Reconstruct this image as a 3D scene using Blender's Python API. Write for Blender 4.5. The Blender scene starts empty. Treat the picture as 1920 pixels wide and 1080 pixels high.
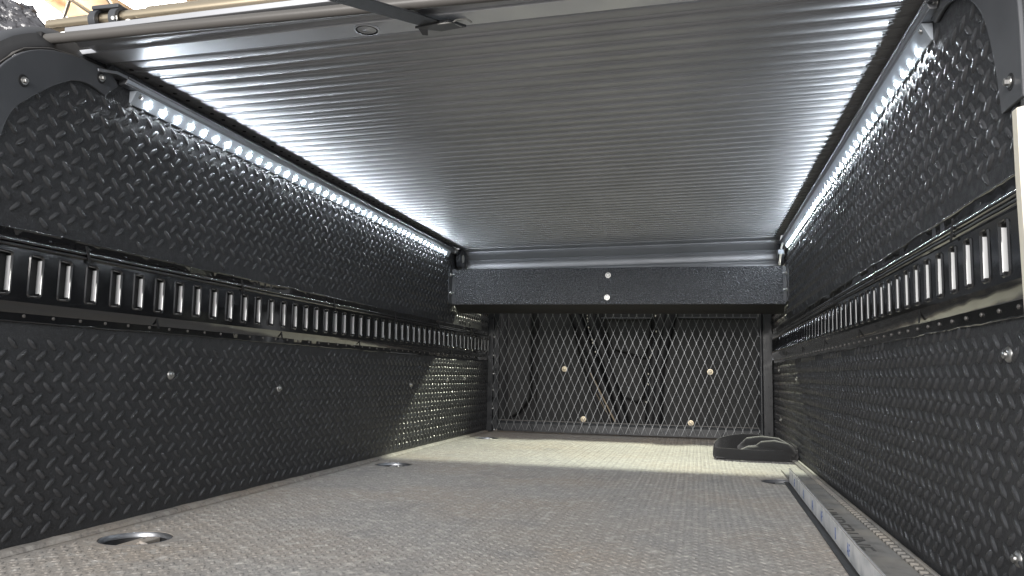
import bpy, math, random
import numpy as np
from mathutils import Vector, Matrix, noise

random.seed(7)
sc = bpy.context.scene
COL = sc.collection

# ------------------------------------------------------------------ camera
cam_d = bpy.data.cameras.new("camera")
cam_d.sensor_width = 36.0
cam_d.lens = 27.75
cam_d.clip_start = 0.02
cam_d.clip_end = 100
cam = bpy.data.objects.new("camera", cam_d)
COL.objects.link(cam)
Rv = (0.97358893, -0.00616824, -0.22822479)
Dv = (0.22750794, 0.10983142, 0.9675625)
Uv = (0.0190981, -0.99393109, 0.10833398)
M = Matrix([(v[0], -v[1], -v[2]) for v in (Rv, Dv, Uv)]).to_4x4()
M.translation = Vector((0.297, 0.0, 0.25))
cam.matrix_world = M
sc.camera = cam

# ------------------------------------------------------------------ world, lamps, exposure
w = bpy.data.worlds.new("World")
sc.world = w
w.use_nodes = True
w.node_tree.nodes["Background"].inputs[0].default_value = (0.95, 0.97, 1.0, 1)
w.node_tree.nodes["Background"].inputs[1].default_value = 0.40

def area_lamp(name, loc, target, size, size_y, power, color, spread=math.pi):
    d = bpy.data.lights.new(name, 'AREA')
    d.shape = 'RECTANGLE'
    d.size = size
    d.size_y = size_y
    d.energy = power
    d.color = color
    d.spread = spread
    o = bpy.data.objects.new(name, d)
    COL.objects.link(o)
    o.location = loc
    o.rotation_euler = (Vector(target) - Vector(loc)).to_track_quat('-Z', 'Y').to_euler()
    return o

area_lamp("garage_lamp", (-0.25, -2.9, 1.35), (-0.05, 1.6, 0.25), 2.6, 1.3, 185, (1.0, 0.965, 0.93))
sd = bpy.data.lights.new("work_lamp", 'SPOT')
sd.energy = 380
sd.color = (0.98, 1.0, 0.78)
sd.spot_size = math.radians(34)
sd.spot_blend = 0.6
sd.shadow_soft_size = 0.09
so = bpy.data.objects.new("work_lamp", sd)
COL.objects.link(so)
so.location = (0.10, 4.9, 1.82)
so.rotation_euler = (Vector((-0.02, 2.45, 0.05)) - Vector(so.location)).to_track_quat('-Z', 'Y').to_euler()

sc.view_settings.view_transform = 'Standard'
sc.view_settings.look = 'None'
sc.view_settings.exposure = 0.6
sc.view_settings.gamma = 1.0
sc.view_settings.use_curve_mapping = False
sc.cycles.sample_clamp_indirect = 4.0
sc.cycles.use_denoising = True
sc.cycles.max_bounces = 6
sc.cycles.caustics_reflective = False
sc.cycles.caustics_refractive = False

# ------------------------------------------------------------------ materials
def mat(name, base, rough=0.5, metal=0.0, bump=None, mottle=None, emis=None, coat=0.0, spec=0.5, aniso=0.0, rvar=None):
    """bump: list of (scale, strength, distance, kind); mottle: (scale, colour, amount)"""
    m = bpy.data.materials.new(name)
    m.use_nodes = True
    nt = m.node_tree
    b = nt.nodes["Principled BSDF"]
    b.inputs["Base Color"].default_value = (*base, 1)
    b.inputs["Roughness"].default_value = rough
    b.inputs["Metallic"].default_value = metal
    b.inputs["Coat Weight"].default_value = coat
    b.inputs["Coat Roughness"].default_value = 0.08
    b.inputs["Specular IOR Level"].default_value = spec
    b.inputs["Anisotropic"].default_value = aniso
    if emis:
        b.inputs["Emission Color"].default_value = (*emis[0], 1)
        b.inputs["Emission Strength"].default_value = emis[1]
    tc = None
    if bump or mottle or rvar:
        tc = nt.nodes.new("ShaderNodeTexCoord").outputs["Object"]
    if mottle:
        prev = None
        for i, (s, c, lo, hi) in enumerate(mottle):
            n = nt.nodes.new("ShaderNodeTexNoise")
            n.inputs["Scale"].default_value = s
            n.inputs["Detail"].default_value = 5
            nt.links.new(tc, n.inputs["Vector"])
            r = nt.nodes.new("ShaderNodeMapRange")
            r.inputs["From Min"].default_value = lo
            r.inputs["From Max"].default_value = hi
            nt.links.new(n.outputs["Fac"], r.inputs["Value"])
            mx = nt.nodes.new("ShaderNodeMix")
            mx.data_type = 'RGBA'
            if prev is None:
                mx.inputs[6].default_value = (*base, 1)
            else:
                nt.links.new(prev, mx.inputs[6])
            mx.inputs[7].default_value = (*c, 1)
            nt.links.new(r.outputs["Result"], mx.inputs[0])
            prev = mx.outputs[2]
        nt.links.new(prev, b.inputs["Base Color"])
    if rvar:
        n = nt.nodes.new("ShaderNodeTexNoise")
        n.inputs["Scale"].default_value = rvar[0]
        nt.links.new(tc, n.inputs["Vector"])
        r = nt.nodes.new("ShaderNodeMapRange")
        r.inputs["From Min"].default_value = 0.35
        r.inputs["From Max"].default_value = 0.65
        r.inputs["To Min"].default_value = rvar[1]
        r.inputs["To Max"].default_value = rvar[2]
        nt.links.new(n.outputs["Fac"], r.inputs["Value"])
        nt.links.new(r.outputs["Result"], b.inputs["Roughness"])
    if bump:
        prev = None
        for (s, st, dist, kind) in bump:
            if kind == 'voronoi':
                n = nt.nodes.new("ShaderNodeTexVoronoi")
                n.feature = 'SMOOTH_F1'
                out = n.outputs["Distance"]
            else:
                n = nt.nodes.new("ShaderNodeTexNoise")
                n.inputs["Detail"].default_value = 3
                out = n.outputs["Fac"]
            n.inputs["Scale"].default_value = s
            nt.links.new(tc, n.inputs["Vector"])
            bp = nt.nodes.new("ShaderNodeBump")
            bp.inputs["Strength"].default_value = st
            bp.inputs["Distance"].default_value = dist
            nt.links.new(out, bp.inputs["Height"])
            if prev is not None:
                nt.links.new(prev, bp.inputs["Normal"])
            prev = bp.outputs["Normal"]
        nt.links.new(prev, b.inputs["Normal"])
    return m

TUBETAN = mat("tan_reflection_tube", (0.80, 0.68, 0.50), 0.3, metal=1.0, bump=[(60, 0.05, 0.0006, 'noise')])  # tan reflection of the garage ceiling put into the metal's base colour
TREAD = mat("black_textured_liner", (0.028, 0.029, 0.032), 0.42, bump=[(480, 0.7, 0.0014, 'noise'), (120, 0.2, 0.0018, 'noise')],
            mottle=[(9, (0.040, 0.042, 0.046), 0.45, 0.75), (300, (0.060, 0.063, 0.068), 0.52, 0.75)], rvar=(80, 0.40, 0.62))
GLOSS = mat("gloss_black_paint", (0.010, 0.0105, 0.012), 0.14, bump=[(30, 0.12, 0.002, 'noise'), (240, 0.06, 0.0005, 'noise')], coat=0.6, spec=0.9, rvar=(25, 0.08, 0.15))
LUG = mat("lit_lug_crown", (0.042, 0.0435, 0.047), 0.36, bump=[(480, 0.3, 0.0008, 'noise')], mottle=[(25, (0.062, 0.064, 0.070), 0.45, 0.7)], rvar=(60, 0.22, 0.36))  # lighter than the panel: light caught by the lugs is put into the colour
SLOTW = mat("bare_slot_edge", (0.86, 0.87, 0.88), 0.5, bump=[(90, 0.1, 0.001, 'noise')])
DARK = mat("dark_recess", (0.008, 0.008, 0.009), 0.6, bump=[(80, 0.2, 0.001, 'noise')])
SATIN = mat("satin_black_powdercoat", (0.060, 0.064, 0.072), 0.40, bump=[(900, 0.12, 0.0004, 'noise')], mottle=[(6, (0.10, 0.104, 0.112), 0.4, 0.75)])
POSTM = mat("frame_black_paint", (0.028, 0.030, 0.034), 0.34, bump=[(90, 0.1, 0.001, 'noise')], rvar=(30, 0.25, 0.42))
HAMMER = mat("hammered_black_coat", (0.058, 0.062, 0.070), 0.36, bump=[(210, 1.0, 0.0050, 'voronoi'), (400, 0.6, 0.0015, 'noise')], mottle=[(230, (0.15, 0.155, 0.168), 0.48, 0.70)])  # pale mottle paints the LEDs' sparkle into the coat's colour
ALU = mat("extruded_aluminium", (0.45, 0.46, 0.485), 0.40, metal=0.60, rvar=(5, 0.37, 0.43), mottle=[(7, (0.40, 0.41, 0.43), 0.45, 0.7)])
ENDC = mat("grey_slat_end", (0.34, 0.345, 0.355), 0.55, bump=[(150, 0.05, 0.0006, 'noise')])  # lighter diffuse grey stands in for fill light on the slat ends
ALUB = mat("bright_aluminium", (0.72, 0.74, 0.78), 0.40, metal=0.7, bump=[(90, 0.05, 0.0006, 'noise')], rvar=(20, 0.33, 0.46))
RAILG = mat("grey_anodised_rail", (0.30, 0.31, 0.33), 0.40, metal=0.9, bump=[(150, 0.05, 0.0006, 'noise')])
STEEL = mat("zinc_steel", (0.48, 0.48, 0.47), 0.36, metal=1.0, bump=[(200, 0.1, 0.0006, 'noise')])
BRASS = mat("yellow_zinc", (0.86, 0.75, 0.55), 0.36, metal=0.45, bump=[(160, 0.1, 0.0006, 'noise')])
RUBBER = mat("brown_grey_rubber", (0.10, 0.095, 0.09), 0.42, bump=[(120, 0.15, 0.001, 'noise')])
MATM = mat("dusty_floor_liner", (0.32, 0.308, 0.293), 0.72,
           bump=[(300, 0.6, 0.0018, 'noise'), (110, 0.35, 0.0025, 'noise')],
           mottle=[(2.5, (0.35, 0.305, 0.26), 0.42, 0.66), (7, (0.24, 0.235, 0.23), 0.55, 0.75), (170, (0.19, 0.18, 0.17), 0.50, 0.70), (45, (0.46, 0.44, 0.41), 0.52, 0.72), (90, (0.09, 0.09, 0.085), 0.66, 0.74)])
FLAP = mat("worn_liner_flap", (0.24, 0.235, 0.225), 0.7, bump=[(300, 0.5, 0.0016, 'noise')], mottle=[(40, (0.16, 0.155, 0.15), 0.45, 0.7), (9, (0.30, 0.28, 0.25), 0.45, 0.65)])
LEDM = mat("led_emitter", (1, 1, 1), 0.4, emis=((0.86, 0.93, 1.0), 190))
LEDBODY = mat("led_tape", (0.46, 0.51, 0.57), 0.55, bump=[(200, 0.05, 0.0005, 'noise')])  # raised bluish base colour stands in for the glow around the LEDs
WIRE = mat("expanded_steel_wire", (0.155, 0.16, 0.165), 0.36, metal=0.7, bump=[(300, 0.1, 0.0004, 'noise')])
FELT = mat("grey_black_trim", (0.026, 0.0265, 0.027), 0.7, bump=[(300, 0.6, 0.002, 'noise')], mottle=[(30, (0.036, 0.036, 0.035), 0.4, 0.7)])
CLOTH = mat("black_fleece", (0.018, 0.018, 0.019), 0.9, bump=[(700, 0.6, 0.0012, 'noise'), (60, 0.3, 0.003, 'noise')])
CLOTH.node_tree.nodes["Principled BSDF"].inputs["Sheen Weight"].default_value = 0.35
BLUE = mat("blue_print", (0.10, 0.17, 0.42), 0.6)
FILM = mat("film_covered_aluminium", (0.86, 0.87, 0.88), 0.45, metal=0.15, bump=[(50, 0.08, 0.001, 'noise')], mottle=[(25, (0.52, 0.55, 0.58), 0.4, 0.7)])
EDGE = mat("polished_edge", (0.9, 0.9, 0.9), 0.25, metal=0.6)
CREAM = mat("cream_board", (0.84, 0.80, 0.68), 0.6, bump=[(40, 0.1, 0.002, 'noise')])
TAN = mat("tan_ceiling_paint", (0.62, 0.42, 0.24), 0.8, mottle=[(0.6, (0.66, 0.46, 0.28), 0.4, 0.6)])
TRUSS = mat("truss_steel", (0.45, 0.40, 0.32), 0.6)
TUBELIGHT = mat("fluorescent_tube", (1, 1, 1), 0.5, emis=((1.0, 0.98, 0.95), 14))
FOIL = mat("crinkled_black_foil", (0.10, 0.10, 0.11), 0.22, bump=[(28, 1.0, 0.02, 'noise')], coat=0.5)
TANROD = mat("tan_strap", (0.42, 0.34, 0.24), 0.6, bump=[(200, 0.3, 0.001, 'noise')])
WHITEP = mat("white_plastic", (0.78, 0.77, 0.72), 0.45)
GROUND = mat("concrete", (0.22, 0.21, 0.20), 0.8, bump=[(30, 0.2, 0.003, 'noise')], mottle=[(3, (0.28, 0.27, 0.25), 0.4, 0.7)])
INK = mat("moulded_letter", (0.075, 0.073, 0.070), 0.7)
WEB = mat("black_webbing", (0.022, 0.023, 0.026), 0.6, bump=[(600, 0.4, 0.0008, 'noise')])

# ------------------------------------------------------------------ mesh helpers
class MB:
    def __init__(s):
        s.v = []; s.f = []; s.m = []
    def add(s, vs, fs, m=0):
        o = len(s.v)
        s.v += [tuple(v) for v in vs]
        for f in fs:
            s.f.append(tuple(i + o for i in f)); s.m.append(m)
    def box(s, x0, x1, y0, y1, z0, z1, m=0):
        vs = [(x, y, z) for z in (z0, z1) for y in (y0, y1) for x in (x0, x1)]
        s.add(vs, [(0, 2, 3, 1), (4, 5, 7, 6), (0, 1, 5, 4), (2, 6, 7, 3), (0, 4, 6, 2), (1, 3, 7, 5)], m)
    def loft(s, rings, close=True, caps=True, m=0):
        n = len(rings[0]); o = len(s.v)
        for r in rings: s.v += [tuple(p) for p in r]
        k = n if close else n - 1
        for i in range(len(rings) - 1):
            for j in range(k):
                a = o + i * n + j; b = o + i * n + (j + 1) % n
                s.f.append((a, b, b + n, a + n)); s.m.append(m)
        if caps and close:
            s.f.append(tuple(o + j for j in reversed(range(n)))); s.m.append(m)
            s.f.append(tuple(o + (len(rings) - 1) * n + j for j in range(n))); s.m.append(m)
    def tube(s, path, r, n=10, m=0, flat=1.0):
        path = [Vector(p) for p in path]
        rings = []
        up = Vector((0, 0, 1))
        for i, p in enumerate(path):
            d = (path[min(i + 1, len(path) - 1)] - path[max(i - 1, 0)]).normalized()
            u = d.cross(up)
            if u.length < 1e-4: u = d.cross(Vector((1, 0, 0)))
            u.normalize(); v = u.cross(d).normalized()
            rr = r[i] if isinstance(r, (list, tuple)) else r
            rings.append([p + u * math.cos(t) * rr + v * math.sin(t) * rr * flat for t in [2 * math.pi * j / n for j in range(n)]])
        s.loft(rings, m=m)
    def lathe(s, prof, origin, axis, n=20, m=0, caps=True):
        """prof: list of (radius, height along axis)"""
        a = Vector(axis).normalized(); o_ = Vector(origin)
        u = a.orthogonal().normalized(); v = a.cross(u)
        rings = [[o_ + a * h + (u * math.cos(t) + v * math.sin(t)) * r for t in [2 * math.pi * j / n for j in range(n)]] for r, h in prof]
        s.loft(rings, m=m, caps=caps)
    def cyl(s, p, axis, r, h, n=20, m=0):
        s.lathe([(r, 0), (r, h)], p, axis, n, m)
    def poly(s, pts, thick, m=0):
        """pts: 3D outline; thick: vector extrusion"""
        t = Vector(thick)
        s.loft([[Vector(p) for p in pts], [Vector(p) + t for p in pts]], m=m)

def finish(me, smooth):
    me.validate()
    if smooth:
        me.polygons.foreach_set("use_smooth", [True] * len(me.polygons))
        me.set_sharp_from_angle(angle=math.radians(smooth))
    me.update()

def obj(name, mb, mats, parent=None, smooth=35, bevel=0.0, local=False):
    me = bpy.data.meshes.new(name)
    me.from_pydata(mb.v, [], mb.f)
    if not isinstance(mats, (list, tuple)): mats = [mats]
    for m_ in mats: me.materials.append(m_)
    me.polygons.foreach_set("material_index", mb.m)
    import bmesh
    bm = bmesh.new(); bm.from_mesh(me)
    bmesh.ops.recalc_face_normals(bm, faces=bm.faces)
    bm.to_mesh(me); bm.free()
    finish(me, smooth)
    o = bpy.data.objects.new(name, me)
    COL.objects.link(o)
    if parent is not None:
        o.parent = parent
        if not local:
            p = parent; off = Vector((0, 0, 0))
            while p is not None:
                off += Vector(p.location); p = p.parent
            o.location = -off
    if bevel:
        b = o.modifiers.new("bevel", 'BEVEL')
        b.width = bevel; b.segments = 2; b.limit_method = 'ANGLE'; b.angle_limit = math.radians(40)
    return o

def tag(o, label=None, cat=None, group=None, kind=None):
    if label: o["label"] = label
    if cat: o["category"] = cat
    if group: o["group"] = group
    if kind: o["kind"] = kind
    return o

def thing(name, label, cat, loc=(0, 0, 0), group=None):
    o = bpy.data.objects.new(name, None)
    o.empty_display_size = 0.05
    COL.objects.link(o)
    o.location = loc
    return tag(o, label, cat, group)

def copy_part(src, parent, loc):
    c = src.copy(); COL.objects.link(c); c.parent = parent; c.location = loc
    for ch in src.children:
        d = ch.copy(); COL.objects.link(d); d.parent = c
    return c

XL, XR = -0.597, 0.597
Y0, Y1 = 0.815, 3.42

# ---- raised lug pattern, merged with numpy into one mesh together with its panel
def lug_template(L, Wd, H, n=10):
    vs = []; fs = []
    for rr, hh in ((1.0, -0.0004), (0.80, 0.55 * H), (0.45, 0.95 * H)):
        for j in range(n):
            t = 2 * math.pi * j / n
            c, s_ = math.cos(t), math.sin(t)
            vs.append((L / 2 * math.copysign(abs(c) ** 0.85, c) * (rr * 0.9 + 0.1), Wd / 2 * math.copysign(abs(s_) ** 0.85, s_) * rr, hh))
    vs.append((0, 0, H))
    for r in range(2):
        for j in range(n):
            a = r * n + j; b = r * n + (j + 1) % n
            fs.append((a, b, b + n, a + n))
    for j in range(n):
        fs.append((2 * n + j, 2 * n + (j + 1) % n, 3 * n))
    return np.array(vs), fs

def lug_panel(name, to_world, a0, a1, b0, b1, base, matl, parent=None, pa=0.033, pb=0.030, a_ref=0.9476, b_ref=0.6268,
              L=0.0238, Wd=0.0080, H=0.0032, skip=None, margin=0.010, ang=(-42, 42), lugm=None):
    """a runs along the panel, b across it; to_world maps (a, b, h) arrays to xyz. ang: angles of the two lug sets"""
    tv, tf = lug_template(L, Wd, H)
    allv = []; allf = []; k = 0
    rng = np.random.default_rng(int(abs(a_ref * 1000 + b_ref * 100)))
    for set_i in (0, 1):
        ao = a_ref + (pa / 2 if set_i else 0); bo = b_ref - (pb / 2 if set_i else 0)
        i0 = math.ceil((a0 + margin - ao) / pa); i1 = math.floor((a1 - margin - ao) / pa)
        j0 = math.ceil((b0 + margin - bo) / pb); j1 = math.floor((b1 - margin - bo) / pb)
        th = math.radians(ang[set_i]); c, s_ = math.cos(th), math.sin(th)
        for i in range(i0, i1 + 1):
            for j in range(j0, j1 + 1):
                a = ao + i * pa; b = bo + j * pb
                if skip and skip(a, b): continue
                hs = rng.uniform(0.75, 1.1) * (1.0 if set_i == 0 else 0.85)
                x = tv[:, 0] * c - tv[:, 1] * s_ + a + rng.normal(0, 0.0003)
                y = tv[:, 0] * s_ + tv[:, 1] * c + b + rng.normal(0, 0.0003)
                allv.append(np.stack([x, y, tv[:, 2] * hs], 1))
                allf += [tuple(q + k for q in f) for f in tf]
                k += len(tv)
    V = np.concatenate(allv) if allv else np.zeros((0, 3))
    V = np.stack(to_world(V[:, 0], V[:, 1], V[:, 2]), 1)
    verts = [tuple(p) for p in V.tolist()]
    faces = allf
    mb = MB(); mb.v = verts; mb.f = list(faces); mb.m = [0] * len(faces)
    base(mb)
    for q in range(len(faces), len(mb.m)):
        if mb.m[q] == 0: mb.m[q] = 2
    me = bpy.data.meshes.new(name)
    me.from_pydata(mb.v, [], mb.f)
    me.materials.append(lugm or matl)
    me.materials.append(DARK)
    me.materials.append(matl)
    me.polygons.foreach_set("material_index", mb.m)
    finish(me, 50)
    o = bpy.data.objects.new(name, me)
    COL.objects.link(o)
    if parent is not None:
        o.parent = parent; o.location = -Vector(parent.location)
    return o

# ------------------------------------------------------------------ surroundings
mb = MB(); mb.box(-14, 12, -10, 14, -0.95, -0.9)
tag(obj("ground", mb, GROUND), kind="structure")
mb = MB(); mb.box(-12, 3, 3, 12, 3.45, 3.5)
tag(obj("garage_ceiling", mb, TAN), kind="structure")
def bar3(mb, p, q, r): mb.tube([p, q], r, n=6)
tr = thing("roof_truss", "thin steel roof truss with crossed struts under the tan garage ceiling", "truss", (-4.6, 5.3, 3.3))
mb = MB()
bar3(mb, (-6.5, 4.95, 3.32), (-2.5, 5.35, 3.32), 0.018); obj("chord", mb, TRUSS, tr)
for (p, q) in (((-4.98, 5.42, 3.2), (-4.64, 5.12, 3.2)), ((-4.63, 5.12, 3.2), (-4.66, 5.48, 3.2)), ((-4.40, 5.35, 3.2), (-4.30, 5.10, 3.2))):
    mb = MB(); bar3(mb, p, q, 0.014); obj("strut", mb, TRUSS, tr)
def fluo(x0, x1, y0, y1, slant, label):
    t = thing("ceiling_lamp", label, "ceiling lamp", ((x0 + x1) / 2, (y0 + y1) / 2, 3.15))
    mb = MB()
    mb.poly([(x0, y0, 3.2), (x1, y0, 3.2), (x1 + slant, y1, 3.2), (x0 + slant, y1, 3.2)], (0, 0, 0.05))
    obj("diffuser", mb, TUBELIGHT, t)
    mb = MB()
    mb.poly([(x0 + .05, y0 + .05, 3.253), (x1 - .05, y0 + .05, 3.253), (x1 + slant - .05, y1 - .05, 3.253), (x0 + slant + .05, y1 - .05, 3.253)], (0, 0, 0.05))
    obj("housing", mb, WHITEP, t)
fluo(-5.24, -4.94, 4.75, 5.80, -0.12, "bright white ceiling lamp above the left end of the round tube")
fluo(-4.26, -3.80, 4.6, 5.42, 0.02, "bright white ceiling lamp above the black clamp on the round tube")

# ------------------------------------------------------------------ floor with round recesses
HOLES = [(-0.507, 1.035, 0.051), (-0.507, 2.05, 0.050), (-0.505, 3.02, 0.050), (0.497, 2.07, 0.050), (0.497, 1.03, 0.050)]
FX0, FX1 = XL + 0.008, XR - 0.004
def floor_base(mb):
    ys = sorted(HOLES, key=lambda h: h[1])
    cuts = []
    half = 0.06
    bands = []
    rows = {}
    for hx, hy, hr in HOLES:
        key = [k for k in rows if abs(k - hy) < 0.1]
        rows.setdefault(key[0] if key else hy, []).append((hx, hy, hr))
    y = 0.30
    def quad(x0, x1, y0, y1):
        mb.add([(x0, y0, 0), (x1, y0, 0), (x1, y1, 0), (x0, y1, 0)], [(0, 1, 2, 3)])
    for k in sorted(rows):
        hs = sorted(rows[k])
        a = k - 0.075; b = k + 0.075
        quad(FX0, FX1, y, a)
        x = FX0
        for hx, hy, hr in hs:
            quad(x, hx - half, a, b)
            n = 32
            ring = [(hx + hr * math.cos(2 * math.pi * i / n + math.pi / 4), hy + hr * math.sin(2 * math.pi * i / n + math.pi / 4), 0) for i in range(n)]
            cor = [(hx + half, b, 0), (hx - half, b, 0), (hx - half, a, 0), (hx + half, a, 0)]
            o = len(mb.v); mb.v += ring + cor
            for q in range(4):
                for i in range(8):
                    i0 = q * 8 + i - 4; 
                    mb.f.append((o + n + q, o + (i0) % n, o + (i0 + 1) % n)); mb.m.append(0)
                mb.f.append((o + n + q, o + (q * 8 + 4) % n, o + n + (q + 1) % 4)); mb.m.append(0)
            low = [(p[0], p[1], -0.012) for p in ring]
            mb.loft([ring, low], caps=False)
            x = hx + half
        quad(x, FX1, a, b)
        y = b
    quad(FX0, FX1, y, 3.75)
    mb.box(XL - 0.03, XR + 0.03, 0.30, 3.75, -0.08, -0.055, 1)
def in_hole(a, b):
    return any((b - hx) ** 2 + (a - hy) ** 2 < (hr + 0.014) ** 2 for hx, hy, hr in HOLES) or b > 0.496 and a < 2.08 and b < 0.524
fl = lug_panel("bed_floor", lambda a, b, h: (b, a, h), 0.78, 3.38, FX0 + 0.012, FX1 - 0.0, floor_base, MATM, pa=0.0205, pb=0.0225,
               a_ref=1.0, b_ref=0.0, L=0.0150, Wd=0.0068, H=0.0009, skip=in_hole, ang=(-30, 30))
tag(fl, kind="structure")

names = [("round chrome tie-down recess with crossbar in the floor, nearest the camera on the left", 0),
         ("round floor recess at the foot of the left wall where the bright patch begins", 1),
         ("tiny dark floor recess in the far left corner by the mesh screen", 2),
         ("dark round floor recess half covered by the aluminium strip", 3)]
for lab, i in names:
    hx, hy, hr = HOLES[i]
    t = thing("floor_recess", lab, "floor recess", (hx, hy, -0.012), "round recesses in the floor")
    mb = MB(); mb.lathe([(hr - 0.003, 0.004), (hr - 0.0045, 0.004), (hr - 0.006, 0.000), (hr - 0.012, -0.030), (0.001, -0.033)], (hx, hy, -0.012), (0, 0, 1), 40, caps=False)
    obj("cup", mb, DARK, t, smooth=50)
    mb = MB(); mb.lathe([(hr - 0.0005, 0.004), (hr - 0.0010, 0.0110), (hr - 0.0025, 0.0125), (hr - 0.0042, 0.0112), (hr - 0.0046, 0.005), (hr - 0.0005, 0.004)], (hx, hy, -0.0125), (0, 0, 1), 48, caps=False)
    obj("ring", mb, RAILG if i != 3 else SATIN, t, smooth=60)
    mb = MB(); mb.box(hx - 0.014, hx + 0.010, hy - hr + 0.008, hy + hr - 0.008, -0.018, -0.006)
    mb.tube([(hx + 0.002, hy, -0.010), (hx + 0.018, hy - 0.012, -0.002), (hx + 0.034, hy - 0.008, -0.010)], 0.003, 8)
    obj("crossbar", mb, MATM if i == 0 else STEEL, t, bevel=0.002)

# ------------------------------------------------------------------ side walls
def wall(side):
    s = -1 if side == 'L' else 1
    x = XL if side == 'L' else XR
    lab = ("black tread-plate side wall left of the floor, lit strip along its top" if side == 'L'
           else "black tread-plate side wall on the right, behind the aluminium strip")
    t = thing("side_wall", lab, "wall", (x, 2.1, 0), "tread-plate side walls")
    zr0, zr1 = (0.3085, 0.4300) if side == 'L' else (0.3160, 0.4465)
    def tw(a, b, h): return (x - s * h, a, b)
    def mk(z0, z1):
        def base(mb):
            # front sheet subdivided so that the coat can undulate, plus the panel's body
            if z1 < 0.6:
                mb.box(min(x, x + s * 0.03), max(x, x + s * 0.03), Y0, Y1, z0, z1)
            else:
                nose = [(Y0, 0.585), (0.830, 0.622), (0.862, 0.662), (0.905, 0.686), (0.955, 0.697), (1.005, 0.700), (1.020, z1)] if side == 'L' else \
                       [(Y0, 0.655), (0.835, 0.690), (0.865, 0.712), (0.93, 0.728), (1.03, 0.735), (1.045, z1)]
                mb.poly([(x, Y1, z1), (x, Y1, z0), (x, Y0, z0)] + [(x, a, b) for a, b in nose], (s * 0.03, 0, 0))
        return base
    zt = 0.722 if side == 'L' else 0.745
    lo_top = 0.312 if side == 'L' else 0.320
    def skip_up(a, b):
        if a < 1.06 and b > 0.665: return True
        lim = np.interp(a, [0.826, 0.848, 0.880, 0.915, 0.945, 1.0], [0.535, 0.595, 0.624, 0.651, 0.667, 0.67]) if side == 'L' else \
              np.interp(a, [0.848, 0.857, 0.8833, 0.923, 0.977, 1.05], [0.52, 0.56, 0.629, 0.67, 0.696, 0.70])
        if a < 1.0 and b > lim + 0.004: return True
        return random.random() < 0.5 and b < zr1 + 0.02
    up = lug_panel("upper_panel", tw, Y0, Y1, zr1 - 0.004, zt - 0.035, mk(zr1 - 0.03, zt), TREAD, t, lugm=LUG,
                   a_ref=0.9476 if side == 'L' else 0.963, b_ref=0.6268 if side == 'L' else 0.6600, skip=skip_up, ang=(-42, 42) if side == 'L' else (-45, 45), margin=0.012)
    def skip_lo(a, b):
        if b > lo_top - 0.022:
            return math.sin(a * 15.4) > 0.55
        return False
    lo = lug_panel("lower_panel", tw, Y0, Y1, 0.0, lo_top, mk(-0.05, lo_top + 0.008), TREAD, t, lugm=LUG,
                   a_ref=0.8963 - 0.0165 if side == 'L' else 0.89, b_ref=0.143 + 0.015, skip=skip_lo, margin=0.008, H=0.0032)
    # domed washers with a bolt head
    mb = MB(); mb.lathe([(0.0085, 0), (0.0080, 0.0012), (0.006, 0.0028), (0.0042, 0.0034), (0.0040, 0.0055), (0.0022, 0.0066), (0.0003, 0.0068)], (0, 0, 0), (-s, 0, 0), 20)
    pts = [(1.2123, 0.2371), (1.5827, 0.2092), (2.404, 0.2104), (2.780, 0.2228), (3.006, 0.2262)] if side == 'L' else \
          [(0.8743, 0.2784), (0.8753, 0.0823), (2.5917, 0.2493), (3.126, 0.2817), (3.0995, 0.0993)]
    first = obj("bolt", mb, STEEL, t, smooth=40, local=True)
    first.location = (0, pts[0][0] - 2.1, pts[0][1])
    for p in pts[1:]:
        copy_part(first, t, (0, p[0] - 2.1, p[1]))
    return t
wall('L'); wall('R')

# ------------------------------------------------------------------ slotted tie-down rails
def rounded(y0, y1, z0, z1, r, e=0.0):
    out = []
    y0 -= e; y1 += e; z0 -= e; z1 += e; r = r + e * 0.6
    for cy, cz, a0 in ((y1 - r, z1 - r, 0), (y0 + r, z1 - r, 90), (y0 + r, z0 + r, 180), (y1 - r, z0 + r, 270)):
        for k in range(4):
            a = math.radians(a0 + 30 * k)
            out.append((cy + r * math.cos(a), cz + r * math.sin(a)))
    return out

def mould(zt_, zf, zb_):
    """top lip bead, flat flange leaning down, then two rounded beads down to the slotted face"""
    out = [(zt_ + 0.0012, 0.0005)]
    for t_ in (20, 55, 90, 125, 160):
        a = math.radians(t_); out.append((zt_ + 0.0012 * math.cos(a), 0.0040 + 0.0013 * math.sin(a)))
    out += [(zt_ - 0.0020, 0.0040), (zf + 0.0006, 0.0030)]
    h = (zf - zb_)
    for c in (0.70, 0.28):
        for t_ in (0, 25, 50, 75, 100, 130, 160):
            a = math.radians(t_ + 5); out.append((zb_ + h * c + 0.27 * h * math.cos(a) * 0.75, 0.0092 + 0.0042 * math.sin(a)))
    out.append((zb_, 0.0100))
    return out

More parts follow.
